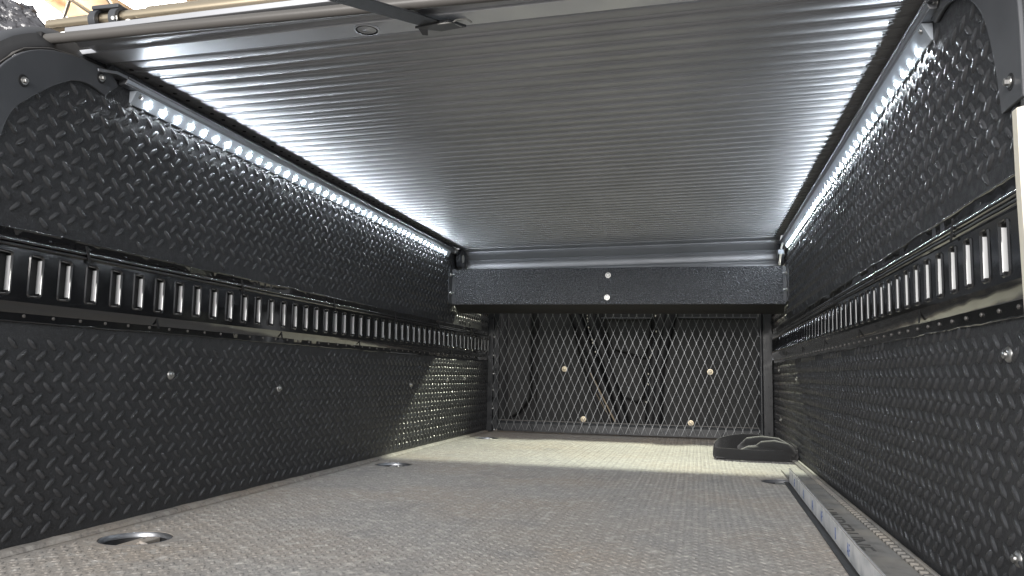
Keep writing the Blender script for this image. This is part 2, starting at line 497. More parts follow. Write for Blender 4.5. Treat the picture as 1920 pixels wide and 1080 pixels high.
def tie_rail(side):
    s = -1 if side == 'L' else 1
    x = XL if side == 'L' else XR
    lab = ("gloss black slotted tie-down rail running along the left wall" if side == 'L'
           else "gloss black slotted tie-down rail running along the right wall")
    t = thing("tie_down_rail", lab, "tie-down rail", (x, 2.1, 0.37), "slotted tie-down rails on the walls")
    if side == 'L':
        P = mould(0.4320, 0.4185, 0.4050)
        Q = [(0.3335, 0.0100), (0.3290, 0.0085), (0.3200, 0.0045), (0.3190, 0.0035), (0.3080, 0.0028)] + [(0.3075 + 0.0012 * math.cos(t_), 0.0030 + 0.0012 * math.sin(t_)) for t_ in (0.9, 1.6, 2.3, 3.0)] + [(0.3060, 0.0005)]
        zs0, zs1 = 0.3440, 0.3970; zd = 0.3155; ystart = 0.8563 - 0.0514
    else:
        P = mould(0.4485, 0.4325, 0.4125)
        Q = [(0.3470, 0.0100), (0.3430, 0.0085), (0.3300, 0.0045), (0.3290, 0.0035), (0.3140, 0.0028)] + [(0.3135 + 0.0012 * math.cos(t_), 0.0030 + 0.0012 * math.sin(t_)) for t_ in (0.9, 1.6, 2.3, 3.0)] + [(0.3118, 0.0005)]
        zs0, zs1 = 0.3550, 0.4055; zd = 0.3225; ystart = 0.8520 - 0.0528
    pitch = 0.0514 if side == 'L' else 0.0528
    ye = 3.335
    mb = MB()
    def X(d): return x - s * d
    n = int((ye - 0.80) / 0.006)
    # top and bottom mouldings, a little wavy like sprayed sheet
    for prof, top in ((P, True), (Q, False)):
        rings = []
        for i in range(n + 1):
            y = 0.80 + (ye - 0.80) * i / n
            wv = noise.noise(Vector((y * 9, 3.1 if top else 8.2, s))) * 0.0022 + noise.noise(Vector((y * 60, 1.7, s))) * 0.0009
            ring = []
            for j, (z, d) in enumerate(prof):
                k = 0.0
                if top and j <= 5: k = wv
                if (not top) and j >= 4: k = -wv
                dd = d + (noise.noise(Vector((y * 24, z * 50, s))) * 0.0005 if d > 0.001 else 0)
                ring.append((X(dd), y, z + k))
            rings.append(ring)
        mb.loft(rings, close=False, caps=False)
    zt, zb = P[-1][0], Q[0][0]
    N = int((ye - ystart) / pitch) + 1
    yprev = 0.80
    for k in range(N):
        yf = ystart + k * pitch          # far edge of the slot
        if yf > ye - 0.004: break
        yn = yf - 0.0195
        c0 = yf - 0.0195 / 2 - pitch / 2; c1 = c0 + pitch
        c0 = max(c0, 0.80); c1 = min(c1, ye)
        if yn < 0.802: continue
        if k and yprev < c0: mb.add([(X(.010), yprev, zb), (X(.010), c0, zb), (X(.010), c0, zt), (X(.010), yprev, zt)], [(0, 1, 2, 3)])
        yprev = c1
        r0 = [(X(.010), a, b) for a, b in rounded(yn, yf, zs0, zs1, 0.003, 0.0030)]
        r1 = [(X(.0118), a, b) for a, b in rounded(yn, yf, zs0, zs1, 0.003, 0.0018)]
        r2 = [(X(.0105), a, b) for a, b in rounded(yn, yf, zs0, zs1, 0.003, 0.0005)]
        r3 = [(X(.0090), a, b) for a, b in rounded(yn, yf, zs0, zs1, 0.003, 0.0)]
        cor = [(X(.010), c1, zt), (X(.010), c0, zt), (X(.010), c0, zb), (X(.010), c1, zb)]
        o = len(mb.v); mb.v += r0 + cor
        for q in range(4):
            for i in range(3):
                mb.f.append((o + 16 + q, o + q * 4 + i, o + q * 4 + i + 1)); mb.m.append(0)
            mb.f.append((o + 16 + q, o + q * 4 + 3, o + ((q + 1) * 4) % 16, o + 16 + (q + 1) % 4)); mb.m.append(0)
        mb.loft([r0, r1, r2, r3], caps=False)
        # inside of the slot; its far cheek is bare metal
        dback = 0.0022
        r4 = [(X(dback), p[1], p[2]) for p in r3]
        o = len(mb.v); mb.v += r3 + r4
        for j in range(16):
            mb.f.append((o + j, o + (j + 1) % 16, o + (j + 1) % 16 + 16, o + j + 16))
            mb.m.append(2)
        cy = yf - 0.00012
        mb.add([(X(.0092), cy, zs0 + 0.0036), (X(.0092), cy, zs1 - 0.0036), (X(dback), cy, zs1 - 0.0036), (X(dback), cy, zs0 + 0.0036)], [(0, 1, 2, 3)], 1)
    obj("channel", mb, [GLOSS, SLOTW, DARK], t, smooth=40)
    mb = MB(); mb.box(min(X(.0005), X(.002)), max(X(.0005), X(.002)), 0.80, ye, zb - 0.002, zt + 0.002); obj("backing_strip", mb, DARK, t)
    # rivets along the lower flange and holes along the upper flange
    mb = MB(); mb.lathe([(0.0026, 0), (0.0024, 0.0010), (0.0013, 0.0017), (0.0002, 0.0019)], (0, 0, 0), (-s, 0, 0), 10)
    y = ystart + 0.0350; first = None; i = 0
    while y < 3.30:
        loc = (-s * 0.0034, y - 2.1, zd - 0.37)
        if first is None:
            first = obj("rivet", mb, RUBBER, t, local=True); first.location = loc
        else: copy_part(first, t, loc)
        y += 0.0508; i += 1
    y = 0.925; first = None
    mb = MB(); mb.lathe([(0.0030, 0), (0.0028, 0.0006), (0.0014, 0.0005), (0.0002, 0.0002)], (0, 0, 0), (-s, 0, 0), 10)
    while y < 3.0:
        loc = (-s * 0.0031, y - 2.1, P[6][0] - 0.0045 - 0.37)
        if first is None:
            first = obj("screw_head", mb, GLOSS, t, local=True); first.location = loc
        else: copy_part(first, t, loc)
        y += 0.0762
    # slanting relief notches across the mouldings
    first = None
    mb = MB(); mb.poly([(0, -0.006, 0.014), (0, -0.002, 0.014), (0, 0.008, -0.010), (0, 0.004, -0.010)], (-s * 0.0016, 0, 0))
    for zc, y_0 in ((P[14][0], 0.985), (Q[1][0] - 0.004, 1.155)):
        y = y_0
        while y < 3.2:
            loc = (-s * (0.0135 if zc > 0.38 else 0.0078), y - 2.1, zc - 0.37)
            if first is None:
                first = obj("notch", mb, DARK, t, local=True); first.location = loc
            else: copy_part(first, t, loc)
            y += 0.411
    return t
tie_rail('L'); tie_rail('R')

# ------------------------------------------------------------------ cover tracks and LED strips
def track_and_led(side):
    s = -1 if side == 'L' else 1
    x = XL if side == 'L' else XR
    zl = 0.7075 if side == 'L' else 0.7265
    t = thing("cover_track", "grey aluminium cover track along the top of the %s wall" % ("left" if side == 'L' else "right"),
              "track", (x, 1.9, zl), "cover tracks on the walls")
    def X(d): return x - s * d
    prof = [(-0.040, zl + 0.045), (-0.034, zl + 0.045), (-0.034, zl - 0.001), (0.0205, zl - 0.001), (0.0205, zl - 0.0035), (0.0180, zl - 0.0040), (0.0165, zl - 0.010), (0.0150, zl - 0.0115), (0.0150, zl - 0.013),
            (0.0015, zl - 0.013), (0.0015, zl - 0.005), (-0.040, zl - 0.005)]
    mb = MB(); mb.loft([[(X(d), y, z) for d, z in prof] for y in (1.035, 2.86)])
    obj("extrusion", mb, RAILG, t, smooth=30, bevel=0.0006)
    mb = MB()
    yy = 1.0
    mb.loft([[(X(d), y, z) for d, z in ((-0.028, zl - 0.0005), (0.019 - 0.010 * q, zl - 0.0005 - 0.004 * q), (0.019 - 0.010 * q, zl - 0.0055 - 0.004 * q), (-0.028, zl - 0.0055))]
             for y, q in ((0.985, 1.2), (1.0, 0.6), (1.012, 0.05), (1.034, 0.0))])
    obj("end_piece", mb, RAILG, t, bevel=0.0006)
    # LED strip
    zt, zb = (zl - 0.0135, zl - 0.0345) if side == 'L' else (zl - 0.0135, zl - 0.0370)
    dt, db = 0.0150, 0.0030
    L = thing("led_light_strip", "lit white LED strip under the cover track on the %s wall" % ("left" if side == 'L' else "right"),
              "light strip", (x, 1.9, zb), "LED strips under the cover tracks")
    ya, yb = (1.062, 2.745) if side == 'L' else (1.075, 2.785)
    mb = MB(); mb.loft([[(X(d), y, z) for d, z in ((0.0005, zt), (dt, zt), (db, zb), (0.0005, zb))] for y in (ya, yb)])
    obj("housing", mb, LEDBODY, L, bevel=0.0005)
    # normal of the sloping face
    nx, nz = -s * (zt - zb), -(dt - db)
    ln = math.hypot(nx, nz); nx /= ln; nz /= ln
    ux, uz = -s * (dt - db) / math.hypot(dt - db, zt - zb), (zt - zb) / math.hypot(dt - db, zt - zb)
    fz = 0.40 if side == 'L' else 0.20
    cx = X(db + (dt - db) * fz); cz = zb + (zt - zb) * fz
    mb = MB()
    hw, hl, h = 0.0034, 0.0052, 0.0014
    P0 = []
    for hh, k in ((0.0001, 1.0), (h, 0.8)):
        for a, b in ((-1, -1), (1, -1), (1, 1), (-1, 1)):
            P0.append((ux * hw * a * k + nx * hh, hl * b * k, uz * hw * a * k + nz * hh))
    mb.add(P0, [(4, 5, 6, 7), (0, 1, 5, 4), (1, 2, 6, 5), (2, 3, 7, 6), (3, 0, 4, 7)])
    first = None
    y = 1.0991 if side == 'L' else 1.1289; y_step = 0.0381 if side == 'L' else 0.0394
    while y < yb - 0.02:
        loc = (cx - x, y - 1.9, cz - zb)
        if first is None:
            first = obj("led", mb, LEDM, L, local=True, smooth=0); first.location = loc
        else: copy_part(first, L, loc)
        y += y_step
    mb = MB(); c = (X(0.012), ya + 0.012, zt - 0.006); mb.lathe([(0.0042, 0), (0.0040, 0.002), (0.002, 0.003), (0.0002, 0.003)], c, (nx, 0, nz), 14)
    obj("end_screw", mb, STEEL, L)
    return L
track_and_led('L'); track_and_led('R')

# ------------------------------------------------------------------ roll-up cover
def zc(x): return 0.738 + 0.0215 * x
CX0, CX1 = -0.622, 0.620
cov = thing("roll_up_cover", "ribbed aluminium slatted roll-up cover overhead, lit along both edges", "cover", (0, 2.0, 0.738))
PITCH = 0.0371
rr = 0.055; yc = 2.868
prof = []
y = 1.016
k = 0
yend = yc
sl = []     # (s, depth below the plane, along) path measured along the cover
pat = [(0.0, -0.0022), (0.0016, -0.0006), (0.0034, 0.0002), (0.0058, -0.0002), (0.0064, 0.0018), (0.0076, 0.0022), (0.0082, 0.0002), (0.0098, 0.0007), (0.0160, 0.0013), (0.0220, 0.0014), (0.0290, 0.0009), (0.0335, 0.0001), (0.0350, -0.0010), (0.0362, -0.0024)]
s_tot = 0.0
total = (yc - 1.016) + 0.10
n_sl = int(total / PITCH)
for i in range(n_sl):
    for a, d in pat:
        sl.append((i * PITCH + a, d))
# flat field of slats
ring = []
for s_, d in sl:
    if s_ < yc - 1.016: ring.append((1.016 + s_, -d))
# behind the flat field the curtain bends down towards its spool
drop = [(yc - 0.001, 0.0)]
arc = rr * math.pi / 2
for i in range(5):
    for a, d in pat:
        t_ = i * PITCH + a
        d = d * 1.3
        if t_ < arc: drop.append((yc + (rr - d) * math.sin(t_ / rr), -rr + (rr - d) * math.cos(t_ / rr)))
        elif t_ < arc + 0.075: drop.append((yc + rr - d, -rr - (t_ - arc)))
mb = MB()
XS = [CX0, -0.578, 0.560, CX1]
mb.loft([[(x, y_, zc(x) + z_) for y_, z_ in ring] for x in (-0.5850, 0.5665)], close=False, caps=False)
top = [[(x, y_, zc(x) + 0.010) for y_ in (1.016, yc)] for x in (CX0, CX1)]
mb.loft(top, close=False, caps=False)
obj("slat_curtain", mb, ALU, cov, smooth=28)
for x0_, x1_ in ((CX0, -0.5851), (0.5666, CX1)):
    mb = MB(); mb.loft([[(x, y_, zc(x) + z_ * 1.25 + 0.0004) for y_, z_ in ring] for x in (x0_, x1_)], close=False, caps=False)
    obj("slat_end_band", mb, ENDC, cov, smooth=28)
mb = MB()
mb.loft([[(x, y_, zc(x) + z_) for y_, z_ in drop] for x in (-0.592, 0.584)], close=False, caps=False)
obj("slat_bend", mb, ALU, cov, smooth=28)
# dark plugs near both ends of the slats
mb = MB(); mb.lathe([(0.0036, 0), (0.0034, -0.0012), (0.0002, -0.0014)], (0, 0, 0), (0, 0, 1), 10)
first = None
for xd in (-0.5815, 0.5625):
    for i in range(50):
        yy = 1.0449 + i * 0.0361 if xd < 0 else 1.0675 + i * 0.0385
        if yy > yc - 0.02: break
        loc = (xd, yy - 2.0, zc(xd) - 0.0034 - 0.738)
        if first is None:
            first = obj("end_plug", mb, DARK, cov, local=True); first.location = loc
        else: copy_part(first, cov, loc)
# front bar of the cover
mb = MB()
def lat(profile, x0=-0.566, x1=0.583, m=0, mbx=None, slope=0.0215):
    (mbx or mb).loft([[(x, y_, z_ + slope * x) for y_, z_ in profile] for x in (x0, x1)], m=m)
lat([(0.975, 0.7345), (1.0145, 0.7345), (1.0145, 0.742), (0.975, 0.742)], x0=CX0)
fb = obj("front_band", mb, ALUB, cov, bevel=0.0006)
mb = MB()
lat([(0.9745, 0.7375), (0.9745, 0.7480), (0.915, 0.7480), (0.915, 0.7400), (0.9265, 0.7360), (0.9400, 0.7335), (0.9430, 0.7315), (0.9480, 0.7315), (0.9500, 0.7345), (0.9560, 0.7375)], x0=-0.59)
obj("front_bar", mb, ALU, cov, smooth=30, bevel=0.0005)
mb = MB()
mb.tube([(-0.622, 0.918, 0.7212), (0.58, 0.918, 0.7272)], 0.0078, 16)
obj("bulb_seal", mb, RUBBER, cov, smooth=60)
mb = MB(); mb.box(-0.636, -0.6225, 0.908, 0.930, 0.708, 0.730); obj("seal_end_cap", mb, DARK, cov, bevel=0.002)
mb = MB()
lat([(0.930, 0.7500), (0.985, 0.7500), (0.985, 0.7720), (0.976, 0.7770), (0.968, 0.7700), (0.960, 0.7780), (0.951, 0.7700), (0.942, 0.7700), (0.934, 0.7620)], x0=-0.205)
obj("ribbed_top_bar", mb, RUBBER, cov, smooth=25, bevel=0.0008)
mb = MB()
c = (-0.1555, 0.9935, 0.7344 - 0.0033)
mb.lathe([(0.0180, 0.0), (0.0178, -0.0016), (0.0155, -0.0020), (0.0150, 0.0008), (0.0140, 0.0010), (0.0135, -0.0012), (0.0030, -0.0016), (0.0020, -0.0022), (0.0002, -0.0022)], c, (0, 0, 1), 36)
kn = obj("lock_knob", mb, ALUB, cov, smooth=30)
mb = MB(); mb.lathe([(0.0156, -0.0004), (0.0156, -0.0022), (0.0137, -0.0022), (0.0137, -0.0004)], c, (0, 0, 1), 36, caps=False); obj("shadow_gap", mb, DARK, kn)

# pull strap with its bracket, hanging from the front band
st = thing("pull_strap", "flat black pull strap with metal buckle hooked to the front of the cover", "strap", (-0.03, 0.99, 0.735))
mb = MB()
A = [Vector(p) for p in ((-0.058, 0.988, 0.7285), (-0.072, 0.93, 0.714), (-0.093, 0.86, 0.697), (-0.118, 0.78, 0.678), (-0.150, 0.68, 0.655))]
rings = []
for i, p in enumerate(A):
    u = Vector((0.0165, -0.0045, 0.0)) * (0.9 if i == 0 else 1.0); n_ = Vector((0, 0.0004, 0.0012))
    rings.append([p - u - n_, p + u - n_, p + u + n_, p - u + n_])
mb.loft(rings); obj("webbing", mb, WEB, st, bevel=0.0004)
mb = MB()
mb.poly([(-0.082, 0.990, 0.7278), (-0.050, 1.010, 0.7295), (-0.012, 1.004, 0.7300), (-0.030, 0.978, 0.7285)], (0, 0, -0.0035))
mb.poly([(-0.080, 0.990, 0.7278), (-0.076, 1.004, 0.7200), (-0.070, 1.006, 0.7200), (-0.066, 0.992, 0.7278)], (0.002, 0, 0))
obj("bracket", mb, SATIN, st, bevel=0.0006)
mb = MB()
mb.tube([(-0.046, 0.982, 0.7240), (-0.034, 0.980, 0.7235), (-0.026, 0.986, 0.7270), (-0.019, 0.984, 0.7290), (-0.006, 0.984, 0.7290), (-0.001, 0.992, 0.7270)], 0.0014, 8)
mb.tube([(-0.026, 0.986, 0.7270), (-0.018, 1.000, 0.7262)], 0.0013, 8)
obj("buckle", mb, STEEL, st, smooth=60)

# ------------------------------------------------------------------ spool end wheels
for s, lab in ((-1, "black rubber-edged spool wheel with silver hub, left of the rolled cover"), (1, "black spool wheel at the right end of the rolled cover, by the white cable")):
    xw = -0.5815 if s < 0 else 0.580
    t = thing("spool_wheel", lab, "wheel", (xw, 2.862, 0.6835), "spool wheels")
    mb = MB(); mb.lathe([(0.0020, -0.010), (0.034, -0.010), (0.0368, -0.0075), (0.0368, 0.0075), (0.034, 0.010), (0.020, 0.0105), (0.019, 0.008), (0.0020, 0.008)], (xw, 2.862, 0.6835), (-s, 0, 0), 36)
    obj("tyre", mb, SATIN, t, smooth=40)
    mb = MB(); mb.lathe([(0.0165, 0.0084), (0.0150, 0.0105), (0.006, 0.0110), (0.0002, 0.0110)], (xw, 2.862, 0.6835), (-s, 0, 0), 28)
    obj("hub", mb, WHITEP if s < 0 else STEEL, t, smooth=40)
    mb = MB(); mb.cyl((xw + s * 0.0105, 2.862, 0.6835), (s, 0, 0), 0.009, 0.0130, 20)
    obj("axle", mb, STEEL, t, smooth=40)

# ------------------------------------------------------------------ crossbeam below the roll
bt = thing("crossbeam", "hammered black steel crossbeam spanning the bed below the rolled cover", "beam", (0, 2.82, 0.48))
mb = MB()
mb.loft([[(x, y_, z_) for y_, z_ in ((2.800, 0.5045), (2.800, 0.6325), (2.803, 0.6345), (2.8300, 0.6345), (2.8300, 0.5060), (2.803, 0.5025))] for x in (-0.5925, 0.5900)])
obj("face_plate", mb, HAMMER, bt, smooth=30)
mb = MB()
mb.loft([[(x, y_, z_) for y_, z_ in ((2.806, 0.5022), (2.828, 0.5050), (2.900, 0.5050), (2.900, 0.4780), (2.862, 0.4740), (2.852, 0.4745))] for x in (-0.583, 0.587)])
obj("lower_lip", mb, DARK, bt, smooth=30)  # near-black colour carries the shade of the downward-facing lip
for s in (-1, 1):
    xa = s * 0.5965; xb = s * 0.5935
    z0, z1 = (0.505, 0.640) if s < 0 else (0.512, 0.636)
    mb = MB(); mb.poly([(xa, 2.760, z0 + .008), (xa, 2.766, z0), (xa, 2.84, z0), (xa, 2.84, z1), (xa, 2.768, z1), (xa, 2.760, z1 - .008)], (-s * 0.0035, 0, 0))
    mb.poly([(xb, 2.7985, z0 + .002), (xb, 2.7985, z1 - .006), (xb - s * .012, 2.7985, z1 - .006), (xb - s * .012, 2.7985, z0 + .002)], (0, 0.0012, 0))
    obj("end_flange", mb, SATIN, bt, bevel=0.0007)
def hexbolt(name, p, axis, r=0.0065, L=0.0, parent=None, m=STEEL):
    mb = MB()
    mb.lathe([(r * 1.45, 0), (r * 1.4, 0.0012), (r * 1.0, 0.0014)], p, axis, 24)
    mb.lathe([(r, 0.001), (r, 0.0045), (r * 0.8, 0.0055)], p, axis, 6)
    if L: mb.cyl(Vector(p) + Vector(axis) * 0.004, axis, r * 0.5, L, 12)
    return obj(name, mb, m, parent, smooth=30)
hexbolt("bolt", (-0.012, 2.7995, 0.6075), (0, -1, 0), 0.0072, parent=bt)
hexbolt("bolt", (-0.0155, 2.7995, 0.5275), (0, -1, 0), 0.0072, parent=bt)
for s in (-1, 1):
    for z in ((0.612, 0.543) if s < 0 else (0.607, 0.551)):
        hexbolt("bolt", (s * 0.5925, 2.778, z), (-s, 0, 0), 0.0055, 0.010, parent=bt)

# white cable hanging from the right LED strip
cb = thing("led_cable", "short white cable with clear connector below the right light strip", "cable", (0.578, 2.80, 0.66))
mb = MB(); mb.tube([(0.583, 2.795, 0.712), (0.580, 2.80, 0.704), (0.577, 2.80, 0.692)], 0.0038, 10); obj("sleeve", mb, WHITEP, cb, smooth=60)
mb = MB(); mb.box(0.567, 0.586, 2.795, 2.807, 0.674, 0.690); obj("connector", mb, LEDBODY, cb, bevel=0.0015)
mb = MB(); mb.tube([(0.576, 2.80, 0.674), (0.573, 2.80, 0.655), (0.571, 2.80, 0.636)], 0.0036, 10); obj("lead", mb, CREAM, cb, smooth=60)
cb = thing("corner_clip", "small shiny clip with curled wire at the far end of the left light strip", "clip", (-0.585, 2.80, 0.70))
mb = MB(); mb.box(-0.592, -0.5775, 2.78, 2.795, 0.692, 0.712); obj("plate", mb, STEEL, cb, bevel=0.001)
mb = MB(); mb.tube([(-0.592, 2.77, 0.708), (-0.586, 2.765, 0.716), (-0.576, 2.77, 0.712), (-0.571, 2.78, 0.700)], 0.0018, 8)
mb.tube([(-0.556, 2.85, 0.655), (-0.550, 2.84, 0.647), (-0.545, 2.84, 0.638)], 0.0022, 8); obj("wire", mb, STEEL, cb, smooth=60)

# ------------------------------------------------------------------ mesh screen
YM = 3.35
ms = thing("mesh_screen", "black framed screen of silver diamond mesh closing the far end", "screen", (0, YM, 0))
mb = MB(); mb.box(-0.598, -0.572, YM + 0.004, YM + 0.04, 0.002, 0.70); obj("post", mb, POSTM, ms, bevel=0.002)
mb = MB(); mb.box(-0.5705, -0.548, YM + 0.008, YM + 0.03, 0.012, 0.70); obj("inner_strip", mb, POSTM, ms, bevel=0.0015)
mb = MB(); mb.box(0.538, 0.592, YM + 0.004, YM + 0.04, 0.002, 0.70); mb.cyl((0.548, YM + 0.003, 0.01), (0, 0, 1), 0.008, 0.69, 12); obj("post", mb, POSTM, ms, bevel=0.002)
mb = MB()
mb.loft([[(x, y_, z_) for y_, z_ in ((YM + .004, .006), (YM + .004, .040), (YM + .010, .050), (YM + .034, .050), (YM + .040, .04), (YM + .04, .004))] for x in (-0.5475, 0.5375)])
obj("bottom_bar", mb, POSTM, ms, smooth=25, bevel=0.001)
mb = MB(); mb.box(-0.5475, 0.5375, YM + .012, YM + .030, .0505, .0535); obj("bar_cap", mb, RUBBER, ms)
mb = MB()
px, pz = 0.0326, 0.0775
def seg(p, q, wd, th):
    d = Vector(q) - Vector(p); u = Vector((d.z, 0, -d.x)).normalized() * wd / 2; t_ = Vector((0, th / 2, 0))
    mb.loft([[Vector(e) - u - t_, Vector(e) + u - t_, Vector(e) + u + t_, Vector(e) - u + t_] for e in (p, q)])
xa = -0.5055 - 2 * px
zrow0 = 0.4286
for j in range(-11, 8):
    for i in range(0, 36):
        x = xa + i * px + (px / 2 if j % 2 else 0); z = zrow0 + j * pz / 2
        if x < -0.573 or x > 0.552 or z < 0.010 or z > 0.66: continue
        for sx in (-1, 1):
            q = (x + sx * px / 2, z - pz / 2)
            if q[0] < -0.578 or q[0] > 0.560: continue
            zz = max(q[1], 0.012); f = (z - zz) / (pz / 2)
            seg((x, YM - 0.001 - sx * 0.0006, z), (x + sx * px / 2 * f, YM - 0.001 + sx * 0.0006, zz), 0.0016, 0.0018)
        mb.poly([(x - 0.0021, YM - .0030, z), (x, YM - .0030, z - 0.0075), (x + 0.0024, YM - .0030, z), (x, YM - .0030, z + 0.0075)], (0, 0.003, 0))
obj("diamond_mesh", mb, WIRE, ms, smooth=0)
for z in (0.10, 0.18, 0.25, 0.33, 0.41):
    hexbolt("clip_screw", (-0.5705, YM + 0.003, z), (0, -1, 0), 0.0022, parent=ms)

# ------------------------------------------------------------------ bulkhead behind the mesh
YB = 3.62
bk = thing("bulkhead", "dark padded bulkhead with raised panels seen through the mesh", "bulkhead", (0, YB + .05, 0))
mb = MB(); mb.box(-0.64, 0.62, YB + 0.045, YB + 0.06, -0.05, 0.60); obj("back_plate", mb, DARK, bk)
def bpanel(name, pts, y0, th, m, bev=0.008):
    mb = MB(); mb.poly([(x, y0, z) for x, z in pts], (0, th, 0)); return obj(name, mb, m, bk, bevel=bev)
bpanel("pad", [(-0.57, 0.56), (-0.461, 0.56), (-0.458, 0.141), (-0.512, 0.072), (-0.56, 0.045)], YB - 0.02, 0.06, FELT)
bpanel("pad", [(-0.424, 0.56), (-0.28, 0.56), (-0.231, 0.338), (-0.158, 0.128), (-0.115, 0.03), (-0.438, 0.03), (-0.428, 0.336)], YB, 0.04, FELT)
bpanel("pad", [(-0.132, 0.56), (0.1, 0.56), (0.087, 0.413), (0.069, 0.328), (-0.018, 0.355), (-0.082, 0.369)], YB - 0.01, 0.05, FELT)
bpanel("pad", [(-0.088, 0.326), (-0.025, 0.334), (0.059, 0.300), (0.066, 0.161), (0.031, 0.133), (-0.031, 0.159), (-0.067, 0.235)], YB - 0.03, 0.07, FELT)
bpanel("pad", [(0.218, 0.56), (0.559, 0.56), (0.553, 0.03), (0.141, 0.03), (0.149, 0.274), (0.176, 0.4)], YB - 0.01, 0.05, FELT)
bpanel("ledge", [(0.215, 0.512), (0.56, 0.512), (0.56, 0.518), (0.215, 0.518)], YB - 0.03, 0.02, SATIN, 0.002)
bpanel("ledge", [(-0.13, 0.508), (0.10, 0.508), (0.10, 0.515), (-0.13, 0.515)], YB - 0.03, 0.02, SATIN, 0.002)
for a, b, c in (((-0.262, 0.56), (-0.16, 0.30), (-0.05, 0.02)), ((-0.205, 0.56), (-0.115, 0.34), (-0.02, 0.02)), ((0.150, 0.56), (0.105, 0.30), (0.09, 0.02)), ((0.185, 0.56), (0.130, 0.30), (0.115, 0.02))):
    mb = MB(); mb.tube([(p[0], YB - 0.015, p[1]) for p in (a, b, c)], 0.024, 12); obj("trim_tube", mb, DARK, bk, smooth=60)
for (x, z) in ((-0.300, 0.278), (0.351, 0.276), (-0.211, 0.052), (0.267, 0.050)):
    yy = YB - 0.0005 if x < 0 else YB - 0.0105
    mb = MB(); mb.lathe([(0.0135, 0), (0.0132, 0.0012), (0.0118, 0.0022), (0.0085, 0.0024), (0.0080, 0.0008), (0.0070, 0.0008), (0.0065, 0.004), (0.0045, 0.0050), (0.0002, 0.0050)], (x, yy, z), (0, -1, 0), 28)
    obj("cup_washer", mb, BRASS, bk, smooth=30)
mb = MB(); mb.tube([(-0.176, YB - .035, 0.262), (-0.12, YB - .035, 0.155), (-0.062, YB - .04, 0.045)], 0.0034, 8)
tag(obj("strap_rod", mb, TANROD), "thin tan cord slanting down behind the mesh screen", "cord")
mb = MB(); mb.tube([(-0.150, YB - .03, 0.17), (-0.11, YB - .03, 0.10), (-0.08, YB - .03, 0.055)], 0.0012, 6)
tag(obj("thin_wire", mb, TANROD), "very thin tan wire left of the tan cord behind the mesh", "wire")
for pts, lab in (([(-0.191, 0.53), (-0.186, 0.46), (-0.173, 0.419), (-0.150, 0.35), (-0.144, 0.336)], "knotted silver-and-black cord hanging on the left behind the mesh"),
                 ([(0.117, 0.53), (0.118, 0.442), (0.100, 0.37), (0.087, 0.319), (0.080, 0.205), (0.072, 0.13)], "knotted silver-and-black cord hanging near the middle behind the mesh")):
    mb = MB()
    for i in range(len(pts) - 1):
        for k in range(5):
            f = (k + 0.5) / 5
            x = pts[i][0] + (pts[i + 1][0] - pts[i][0]) * f; z = pts[i][1] + (pts[i + 1][1] - pts[i][1]) * f
            if random.random() < 0.75:
                mb.lathe([(0.0005, -0.005), (0.0030, -0.002), (0.0030, 0.002), (0.0005, 0.005)], (x + random.uniform(-.002, .002), YB - 0.036, z), (random.uniform(-.4, .4), 0, 1), 8, m=random.choice((0, 1)))
    mb.tube([(x, YB - 0.034, z) for x, z in pts], 0.0016, 6, m=1)
    tag(obj("cord", mb, [CREAM, SATIN], smooth=60), lab, "cord", "knotted cords behind the mesh")

# ------------------------------------------------------------------ arched brackets at the open end
def smooth2(P, k=5):
    out = []
    for i in range(len(P) - 1):
        p0 = P[max(i - 1, 0)]; p1 = P[i]; p2 = P[i + 1]; p3 = P[min(i + 2, len(P) - 1)]
        for j in range(k):
            t_ = j / k
            out.append(tuple(0.5 * ((2 * p1[c]) + (-p0[c] + p2[c]) * t_ + (2 * p0[c] - 5 * p1[c] + 4 * p2[c] - p3[c]) * t_ ** 2 + (-p0[c] + 3 * p1[c] - 3 * p2[c] + p3[c]) * t_ ** 3) for c in (0, 1)))
    out.append(P[-1])
    return out

